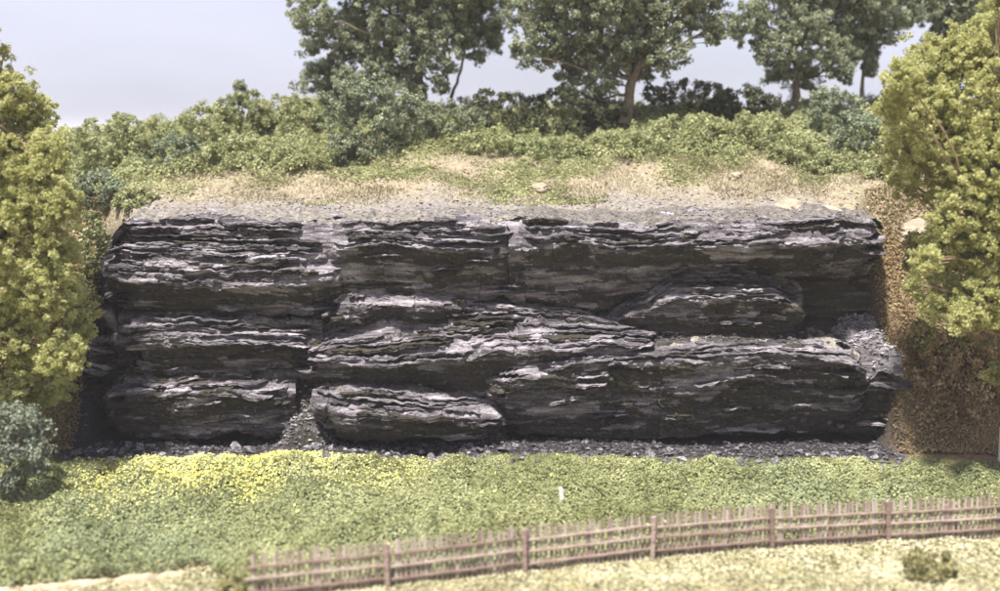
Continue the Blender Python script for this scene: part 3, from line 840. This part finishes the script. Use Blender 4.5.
# --- bushes on the hillside: px, py, rx, rz, Y, kind, label
BUSHES = [
    (78, 160, 32, 34, 7.0, 'light', 'pale green bush against the left feathery tree'),
    (112, 142, 40, 28, 9.0, 'light', 'rounded green bush where the left skyline dips lowest'),
    (100, 192, 30, 24, 4.6, 'blue', 'bluish bush low on the bank left of the stepped ledge'),
    (150, 140, 36, 26, 9.5, 'light', 'pale bush on the left skyline with feathery top'),
    (178, 156, 36, 22, 7.8, 'blue', 'hazy blue-green bush amid the paler left hillside bushes'),
    (212, 128, 34, 30, 9.6, 'light', 'tall light bush where the left skyline climbs'),
    (246, 118, 30, 30, 10.5, 'green', 'bush with a dark sprig on the left skyline'),
    (288, 118, 42, 26, 10.8, 'light', 'broad green bush left of the straight-trunked oak'),
    (240, 152, 42, 20, 7.6, 'light', 'low light bush above the dry slope on the left'),
    (298, 160, 40, 18, 7.0, 'light', 'low spreading bush at the foot of the big blue-green bush'),
    (365, 118, 50, 48, 8.2, 'blue', 'big blue-green bush in front of the straight-trunked oak'),
    (408, 118, 34, 30, 8.8, 'oak', 'grey-green bush under the straight-trunked oak'),
    (350, 152, 28, 18, 7.4, 'oak', 'dusky bush spilling from the big blue-green bush'),
    (455, 128, 40, 28, 9.8, 'oak', 'bush below the slender leaning tree'),
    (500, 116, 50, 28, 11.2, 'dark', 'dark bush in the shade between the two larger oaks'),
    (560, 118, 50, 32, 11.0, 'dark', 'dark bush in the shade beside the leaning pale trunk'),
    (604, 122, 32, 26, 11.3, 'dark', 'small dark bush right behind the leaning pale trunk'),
    (490, 148, 40, 18, 8.0, 'light', 'light green bush before the dark shaded bushes'),
    (548, 152, 44, 13, 7.8, 'green', 'low bluish mound before the dark shaded bushes'),
    (622, 144, 44, 15, 8.2, 'light', 'light green mound below the leaning pale trunk'),
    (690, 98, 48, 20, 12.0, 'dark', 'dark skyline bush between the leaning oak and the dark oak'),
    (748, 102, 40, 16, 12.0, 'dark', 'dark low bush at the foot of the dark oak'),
    (692, 130, 50, 20, 9.0, 'light', 'broad light green mound in the middle of the hillside'),
    (752, 132, 46, 20, 9.0, 'light', 'light green mound under the dark oak'),
    (790, 152, 30, 14, 7.6, 'light', 'small light mound on the edge of the dry slope'),
    (832, 112, 34, 26, 9.6, 'blue', 'grey-green bush right of the dark oak trunk'),
    (860, 140, 36, 28, 8.0, 'blue', 'grey-green bush nestled against the right feathery tree'),
    (830, 168, 34, 14, 6.6, 'green', 'low bush at the right end of the dry slope'),
    (880, 182, 26, 22, 5.6, 'light', 'bush on the bank by the pale tan boulder'),
    (905, 120, 34, 50, 8.6, 'green', 'green bush hidden behind the right feathery tree'),
    (960, 190, 60, 60, 6.5, 'green', 'deep green bush on the bank behind the right feathery tree'),
    (134, 204, 24, 16, 3.7, 'light', 'leafy bush creeping over the bare soil behind the slanting ledge end'),
    (92, 244, 20, 36, 2.4, 'green', 'leafy bush on the bank against the slanting end of the stepped ledge'),
    (76, 300, 24, 34, 1.6, 'olive', 'olive bush low on the bank behind the left feathery tree'),
    (45, 205, 34, 40, 4.4, 'green', 'deep green bush on the bank behind the left feathery tree'),
]
for i, (px, py, rx, rz, Y, kind, label) in enumerate(BUSHES):
    bush(label, px, py, rx, rz, Y, kind, 400 + 7 * i, stems=3, dens=1.1)
bush('small dark leafy sprig standing up on the left skyline', 240, 86, 8, 6, 10.6, 'oak', 690, cr=.14, per=26, stems=2)

# --- scrub with dead leaves on the right bank, and on the left bank
for i, (px, py, rx, rz, Y, kind, label) in enumerate([
    (938, 372, 30, 40, 1.0, 'brown', 'brown dead scrub hanging beside the scree slope'),
    (976, 372, 34, 44, .8, 'brown', 'brown dead scrub under the right feathery tree'),
    (958, 420, 46, 20, .5, 'brown', 'low brown scrub at the foot of the right bank'),
    (958, 348, 40, 20, 1.3, 'olive', 'olive scrub mottling the top of the right bank'),
    (911, 256, 9, 30, .5, 'olive', 'twiggy olive plant clinging to the right end of the upper ledge'),
    (922, 330, 16, 18, .9, 'olive', 'olive vine trailing over the right end of the ledges')]):
    bush(label, px, py, rx, rz, Y, kind, 700 + 9 * i, size=.09, cr=.24, per=40, cat='scrub', name='dry_scrub', group='dry scrub on the right bank', depth=.35, stems=6 if rx > 20 else 0)

# ------------------------------------------------------------------ ground cover
def cover(name, label, n, xr, yr, keep, mat, seed, size, height, up=.9, jitter=.45, aspect=1.5, zoff=.0, cat='ground cover', tn=.9, tscale=.8):
    r = np.random.default_rng(seed)
    LS = 502
    x = r.uniform(*xr, n); y = r.uniform(*yr, n)
    k = keep(x, y, r)
    x, y = x[k], y[k]
    lump = np.clip(.42 + .62 * fbm(x * 1.5, y * 1.5, 0, LS, 4), 0.02, 1.2)
    if yr[1] < 0: lump = lump * np.clip((-1.0 - y) / 1.4, .25, 1)     # shorter growth at the stony edge
    z = hgt(x, y) + zoff + height * lump * r.uniform(.25, 1, len(x)) ** .5
    e = .12
    gx = .5 * (fbm((x + e) * 1.5, y * 1.5, 0, LS, 4) - fbm((x - e) * 1.5, y * 1.5, 0, LS, 4)) / (2 * e) * height
    gy = .5 * (fbm(x * 1.5, (y + e) * 1.5, 0, LS, 4) - fbm(x * 1.5, (y - e) * 1.5, 0, LS, 4)) / (2 * e) * height
    N = np.stack([-gx, -gy, np.full(len(x), up)], 1)
    C = np.stack([x, y, z], 1)
    T = np.clip(.5 + .28 * fbm(x * tscale, y * tscale, 0, seed + 2, 3) + r.normal(0, .16, len(x)), 0, 1)
    v, f = leaf_quads(C, N, size, r, aspect, jitter=jitter)
    o = link(name, mesh_np(name, v, f, False, T), mat)
    tag(o, label, cat, None, 'stuff')
    return o

def blades(name, label, n, xr, yr, keep, mat, seed, length, width, cat='dry grass', lean=.7):
    r = np.random.default_rng(seed)
    x = r.uniform(*xr, n); y = r.uniform(*yr, n)
    k = keep(x, y, r); x, y = x[k], y[k]; n = len(x)
    z = hgt(x, y) - .01
    P = np.stack([x, y, z], 1)
    d = np.stack([r.normal(0, lean, n), r.normal(0, lean, n), np.ones(n)], 1); d /= np.linalg.norm(d, axis=1)[:, None]
    s = np.stack([r.normal(0, 1, n), r.normal(0, .5, n), np.zeros(n)], 1); s /= np.linalg.norm(s, axis=1)[:, None] + 1e-9
    ln = (length * r.uniform(.4, 1.3, n))[:, None]
    v = np.stack([P - s * width / 2, P + s * width / 2, P + d * ln], 1).reshape(-1, 3)
    T = np.clip(.5 + .3 * fbm(x * .9, y * .9, 0, seed + 2, 3) + r.normal(0, .18, n), 0, 1)
    o = link(name, mesh_np(name, v, np.arange(3 * n).reshape(n, 3), False, T), mat)
    tag(o, label, cat, None, 'stuff')

def yfence(x):
    return np.interp(x, np.concatenate([[-40], FXS, [40]]), np.concatenate([[FYS[0] - 1], FYS, [FYS[-1] + 2]]))
XV = (-17.5, 17.5)
cover('meadow_plants', 'low yellow-green leafy plants covering the meadow', 480000, XV, (-11, -.6),
      lambda x, y, r: (y > yfence(x) + .15 + .2 * noise(x, y, 0, 2)) & (y < -1.38 + .38 * noise(x * .9, 3, 0, 5) + r.normal(0, .1, len(x))) & (noise(x * .35, y * .5, 0, 8) + r.normal(0, .35, len(x)) < .35), L['meadow'], 501, .056, .58)
cover('meadow_mint_plants', 'blue-green leafy plants mixed through the meadow near the fence', 210000, XV, (-11, -1.4),
      lambda x, y, r: (y > yfence(x) + .1) & (noise(x * .35, y * .5, 0, 8) + r.normal(0, .3, len(x)) - .05 * (y - yfence(x)) > .0), L['mint'], 503, .056, .54)

# yellow flowers in the left half of the meadow
fl = [atz(px, py, -.25) for px, py in ((60, 460), (120, 455), (200, 452), (300, 452), (400, 458), (420, 468))]
def flower_keep(x, y, r):
    # denser towards the rubble, thinning right and forwards
    cx = np.interp(x, [-13.5, -12, -8, -4, -2, -.6], [0, .8, 1, .95, .5, 0])
    front = np.interp(x, [-13, -8, -3, 0], [-5.6, -5.2, -4.3, -2.6]) + .8 * noise(x * .7, y * .7, 0, 44)
    dn = np.clip((y - front) / 2.6, 0, 1) ** 1.3 * cx * (.35 + .65 * sm(.5 + .9 * fbm(x * .8, y * .9, 0, 43, 3)))
    return (r.random(len(x)) < dn) & (y < -1.45)
cover('yellow_flowers', 'patch of small yellow flowers in the meadow below the left ledges', 48000, (-14, 0), (-6.5, -1), flower_keep, L['flower'], 507, .054, .45, zoff=.13, cat='flowers', aspect=1.1)
cover('sparse_yellow_flowers', 'scattered single yellow flowers among the meadow plants', 260, (-14, 14), (-8, -1.3), lambda x, y, r: y > yfence(x) + .4, L['flower'], 508, .07, .42, zoff=.10, cat='flowers')

# straw strip below the fence
cover('straw_ground', 'pale straw coloured tufts on the strip below the fence', 140000, (-15, 15), (-13, -3), lambda x, y, r: (y < yfence(x) + .1 + .15 * noise(x * 1.5, y, 0, 6)), L['straw'], 511, .085, .13, cat='dry grass')
cover('straw_olive', 'olive green tufts mixed in the straw strip below the fence', 26000, (-13, 15), (-13, -3), lambda x, y, r: (y < yfence(x) + .1) & (noise(x * .8, y * 1.0, 0, 16) + r.normal(0, .25, len(x)) > .3), L['olive'], 512, .11, .13, cat='grass')

# hillside
cover('hill_plants', 'low green plants covering the upper hillside', 260000, (-22, 20), (4.6, 16), lambda x, y, r: y > 7.3 - 1.6 * sm((-x - 4) / 5) - 1.0 * sm((x - 8) / 4) + 1.3 * noise(x * .5, 2, 0, 21) + r.normal(0, .4, len(x)), L['light'], 521, .075, .7)
cover('hill_fringe_plants', 'thin green tufts creeping down the dry slope', 90000, (-16, 15), (3.6, 7.6), lambda x, y, r: (noise(x * .6, y * .8, 0, 24) + .22 * (y - 6.2) + .35 * np.clip(np.abs(x + 1) / 13 - .6, 0, 1) + r.normal(0, .3, len(x)) > .34), L['light'], 523, .075, .16)
blades('dry_grass', 'short dry tan grass on the slope above the rock ledges', 80000, (-15, 15), (2.9, 8.2), lambda x, y, r: (r.random(len(x)) < sm((y - 3.2 - .6 * noise(x * .8, 4, 0, 23)) / 1.2) * sm(.55 + .9 * fbm(x * .7, y * 1.1, 0, 29, 3))) & (hgt(x, y) > 6.6), L['tan'], 525, .13, .04)
blades('bank_grass', 'dry brown stalks on the banks at both ends of the rocks', 45000, (-18, 18), (-.6, 4.5), lambda x, y, r: (x < XL - .2) | (x > XR + .1), L['brown'], 527, .28, .035)
cover('bank_plants', 'dead brown leaves covering the banks at both ends of the rocks', 90000, (-18, 18), (-.7, 4.5), lambda x, y, r: (x < XL - .1) | (x > XR + .0), L['brown'], 529, .07, .28)
# grit on the top of the outcrop
r = random.Random(77)
P = np.array([(r.uniform(XL + .8, XR - .3), r.gauss(3.1, .7), 0) for i in range(1500)]); P[:, 2] = np.maximum(hgt(P[:, 0], P[:, 1]), 0) - .01
P = P[P[:, 2] > 7.0]
tag(link('grit', stones_joined('grit', P, np.random.default_rng(4).uniform(.04, .13, len(P)), 9, None), M['stone']), 'grey grit and stone chips along the top edge of the rock ledges', 'grit', None, 'stuff')

def boulder_mesh(seed):
    import bmesh
    bm = bmesh.new(); bmesh.ops.create_icosphere(bm, subdivisions=4, radius=.5)
    v = np.array([p.co[:] for p in bm.verts])
    d = 1 + .22 * fbm(v[:, 0] * 2.2, v[:, 1] * 2.2, v[:, 2] * 2.2, seed, 2) + .10 * ridged(v[:, 0] * 4, v[:, 1] * 4, v[:, 2] * 6, seed + 5, 4)
    v = v * d[:, None]; v[:, 2] = v[:, 2] * .8 + .2
    for p, c in zip(bm.verts, v): p.co = c
    me = bpy.data.meshes.new('boulder'); bm.to_mesh(me); bm.free()
    me.materials.append(M['tanstone'])
    return me
rr_ = np.random.default_rng(88)
P = np.stack([rr_.uniform(-13, 13, 700), rr_.uniform(3.3, 7.0, 700), np.zeros(700)], 1)
P = P[fbm(P[:, 0] * .6, P[:, 1], 0, 89, 3) > -.1]; P[:, 2] = hgt(P[:, 0], P[:, 1]) - .02
tag(link('clods', stones_joined('clods', P, rr_.uniform(.05, .22, len(P)), 90, None), M['dirt']), 'pale earth clods and pebbles strewn over the dry slope', 'clods', None, 'stuff')
# pale tan boulders on the slope and bank
for px, py, sz, label in ((917, 238, (1.35, 1.1, 1.3), 'pale tan boulder at the right end of the upper ledge'),
                          (789, 209, (1.7, .9, .75), 'long low pale tan rock on the dry slope above the long upper ledge'),
                          (826, 213, (1.2, .8, .6), 'flat pale tan rock at the right end of the dry slope'),
                          (736, 176, (.7, .5, .40), 'small pale tan rock high on the dry slope'),
                          (823, 162, (.32, .3, .35), 'tiny white stone on the slope below the grey-green bush'),
                          (540, 188, (.8, .5, .5), 'low pale tan rock in the middle of the dry slope')):
    p = hit(px, py)
    if p[2] < 6: p = at(px, py, 2.2)
    o = link('tan_rock', boulder_mesh(int(px)), None)
    o.location = tuple(p - np.array([0, 0, .14 * sz[2] + .05])); o.scale = sz; o.rotation_euler[2] = px * .01
    tag(o, label, 'rock', 'pale tan rocks on the slope')

# bare dirt edge at the bottom left
nx, ny = 90, 12
pa = BANK
U, V = np.meshgrid(np.linspace(0, 1, nx), np.linspace(-1, 1, ny))
BXg = np.interp(U, np.linspace(0, 1, 5), [p[0] for p in pa]); BYg = np.interp(U, np.linspace(0, 1, 5), [p[1] for p in pa])
wid = .22 * np.clip((1 - U) * 5, .1, 1) ** .6 * (1 + .4 * fbm(U * 9, 1.0, 0, 91, 2))
hh = .17 * np.clip((1 - U) * 6, .15, 1) * (1 + .45 * fbm(U * 9, 3.0, 0, 92, 4))
Yb = BYg + V * wid; Zb = hgt(BXg, Yb) - .04 + hh * (1 - V ** 2) ** .6 + .04 * fbm(BXg * 5, Yb * 5, 0, 93, 3)
o = link('dirt_bank', mesh_np('dirt_bank', np.stack([BXg.ravel(), Yb.ravel(), Zb.ravel()], 1), grid_faces(ny, nx), False), M['dirt'])
tag(o, 'low crumbling bare dirt edge between the meadow and the strip by the fence', None, None, 'structure')

bush('yellowish dry tuft on the straw strip below the fence', 928, 566, 34, 17, float(atz(928, 578, ZF)[1]), 'olive', 801, size=.09, cr=.2, per=40, name='grass_tuft', cat='grass tuft', group='tufts on the straw strip', stems=3, dens=.8)
bush('olive tuft at the free end of the fence', 236, 586, 24, 13, float(atz(236, 594, ZF)[1]), 'olive', 802, size=.09, cr=.2, per=40, name='grass_tuft', cat='grass tuft', group='tufts on the straw strip', stems=3, dens=.8)
bush('green tuft at the meadow edge behind the bare dirt', 35, 572, 38, 13, float(atz(40, 576, -1.05)[1]), 'meadow', 803, size=.09, cr=.2, per=40, name='grass_tuft', cat='grass tuft', group='tufts on the straw strip', stems=3, dens=.8)

# ------------------------------------------------------------------ picket fence
def box_mesh(name, sx, sy, sz, top=0.0, bev=.006):
    """upright board centred in x and y standing on z = 0; top > 0 gives a worn slanting pointed head"""
    import bmesh
    bm = bmesh.new()
    bmesh.ops.create_cube(bm, size=1)
    for v in bm.verts:
        v.co.x *= sx; v.co.y *= sy; v.co.z = (v.co.z + .5) * sz
    if top:
        ups = [e for e in bm.edges if all(v.co.z > sz * .9 for v in e.verts) and abs(e.verts[0].co.x - e.verts[1].co.x) > sx * .5]
        res = bmesh.ops.subdivide_edges(bm, edges=ups, cuts=1)
        for v in bm.verts:
            if v.co.z > sz * .9 and abs(v.co.x) < sx * .1: v.co.z += top
    else:
        bmesh.ops.bevel(bm, geom=list(bm.edges), offset=bev, segments=1, affect='EDGES')
    me = bpy.data.meshes.new(name); bm.to_mesh(me); bm.free()
    return me
PK = [box_mesh('picket', .064 + .008 * k, .03, 1.17 + .03 * k, .035) for k in range(3)]
for m_ in PK: m_.materials.append(M['wood'])
POSTM = box_mesh('post', .12, .11, 1.26, 0, .012); POSTM.materials.append(M['rail'])
STILE = box_mesh('stile', .11, .05, 1.06, 0, .01); STILE.materials.append(M['rail'])
froot = empty('picket_fence', (POSTS[3][0], POSTS[3][1], ZF))
tag(froot, 'weathered brown picket fence with three rails along the edge of the meadow', 'fence')
org = np.array(froot.location)
r = random.Random(31)
lean = [r.uniform(-.05, .05) for _ in POSTS]
for i, p in enumerate(POSTS):
    if i == 0: continue
    o = link('post', POSTM, None, froot)
    o.location = tuple(p - org + np.array([0, -.05, -.06])); o.rotation_euler = (r.uniform(-.05, .03), lean[i], r.uniform(-.1, .1))
    if i in (4, 5):
        kn = link('cap', STONES[1].copy(), None, o); kn.data.materials.clear(); kn.data.materials.append(M['rail'])
        kn.location = (0, 0, 1.22); kn.scale = (.20, .18, .16)
for i in range(len(POSTS) - 1):
    a, b = POSTS[i], POSTS[i + 1]
    d = b - a; Ln = np.linalg.norm(d); ang = math.atan2(d[1], d[0]); u = d / Ln
    nrm = np.array([-u[1], u[0], 0])            # away from the camera
    tilt = r.uniform(-.02, .02)
    npk = 27
    over = .0
    for k in range(npk):
        s = (k + .5 + r.uniform(-.12, .12)) / npk
        q = a + d * s + nrm * .045
        o = link('picket', PK[r.randrange(3)], None, froot)
        o.location = tuple(q - org + np.array([0, 0, r.uniform(-.03, .02)]))
        o.rotation_euler = (r.uniform(-.02, .02), r.uniform(-.04, .04), ang + r.uniform(-.06, .06))
        o.scale = (r.uniform(.85, 1.15), 1, r.uniform(.97, 1.03))
    o = link('stile', STILE, None, froot)
    q = a + d * .5; o.location = tuple(q - org + nrm * .042 + np.array([0, 0, -.03])); o.rotation_euler = (0, r.uniform(-.03, .03), ang)
    for zr_, hh_ in ((.86, .062), (.56, .06), (.22, .064)):
        me = box_mesh('rail', Ln - .02 + (.12 if i == 0 else 0), .045, hh_, 0, .01)
        v = np.zeros(len(me.vertices) * 3, np.float32)
        me.materials.append(M['rail'])
        o = link('rail', me, None, froot)
        q = a + d * .5 - (u * .06 if i == 0 else 0)
        o.location = tuple(q - org - nrm * .0 + np.array([0, 0, zr_ + r.uniform(-.015, .015)]))
        o.rotation_euler = (0, tilt + r.uniform(-.006, .006), ang)

# small markers
p = hit(562, 507)
o = link('marker_stake', box_mesh('marker_stake', .11, .09, .62, .05), M['white'])
o.location = tuple(p - np.array([0, 0, .04])); o.rotation_euler = (.05, -.08, .3)
tag(o, 'tiny white stake standing in the meadow behind the fence', 'stake')
p = hit(1001.5, 464)
o = link('marker_post', box_mesh('marker_post', .20, .16, 1.25, 0, .02), M['white'])
o.location = tuple(p - np.array([0, 0, .05]))
tag(o, 'white post standing at the foot of the bank by the right feathery tree', 'post')

# ------------------------------------------------------------------ haze volume added to lift the dark tones
hz = box_mesh('haze', 8400, 8400, 21.5, 0, .01)
hm = bpy.data.materials.new('added_haze'); hm.use_nodes = True
nt = hm.node_tree
for n in list(nt.nodes): nt.nodes.remove(n)
ho = nt.nodes.new('ShaderNodeOutputMaterial'); pv = nt.nodes.new('ShaderNodeVolumePrincipled')
pv.inputs['Color'].default_value = (.93, .92, .96, 1)
pv.inputs['Density'].default_value = .00042
nt.links.new(pv.outputs[0], ho.inputs['Volume'])
o = link('haze', hz, hm)
o.location = (0, 0, -2.6)
tag(o, 'thin pale haze added over the meadow and rocks to lift the dark tones', 'haze', None, 'stuff')
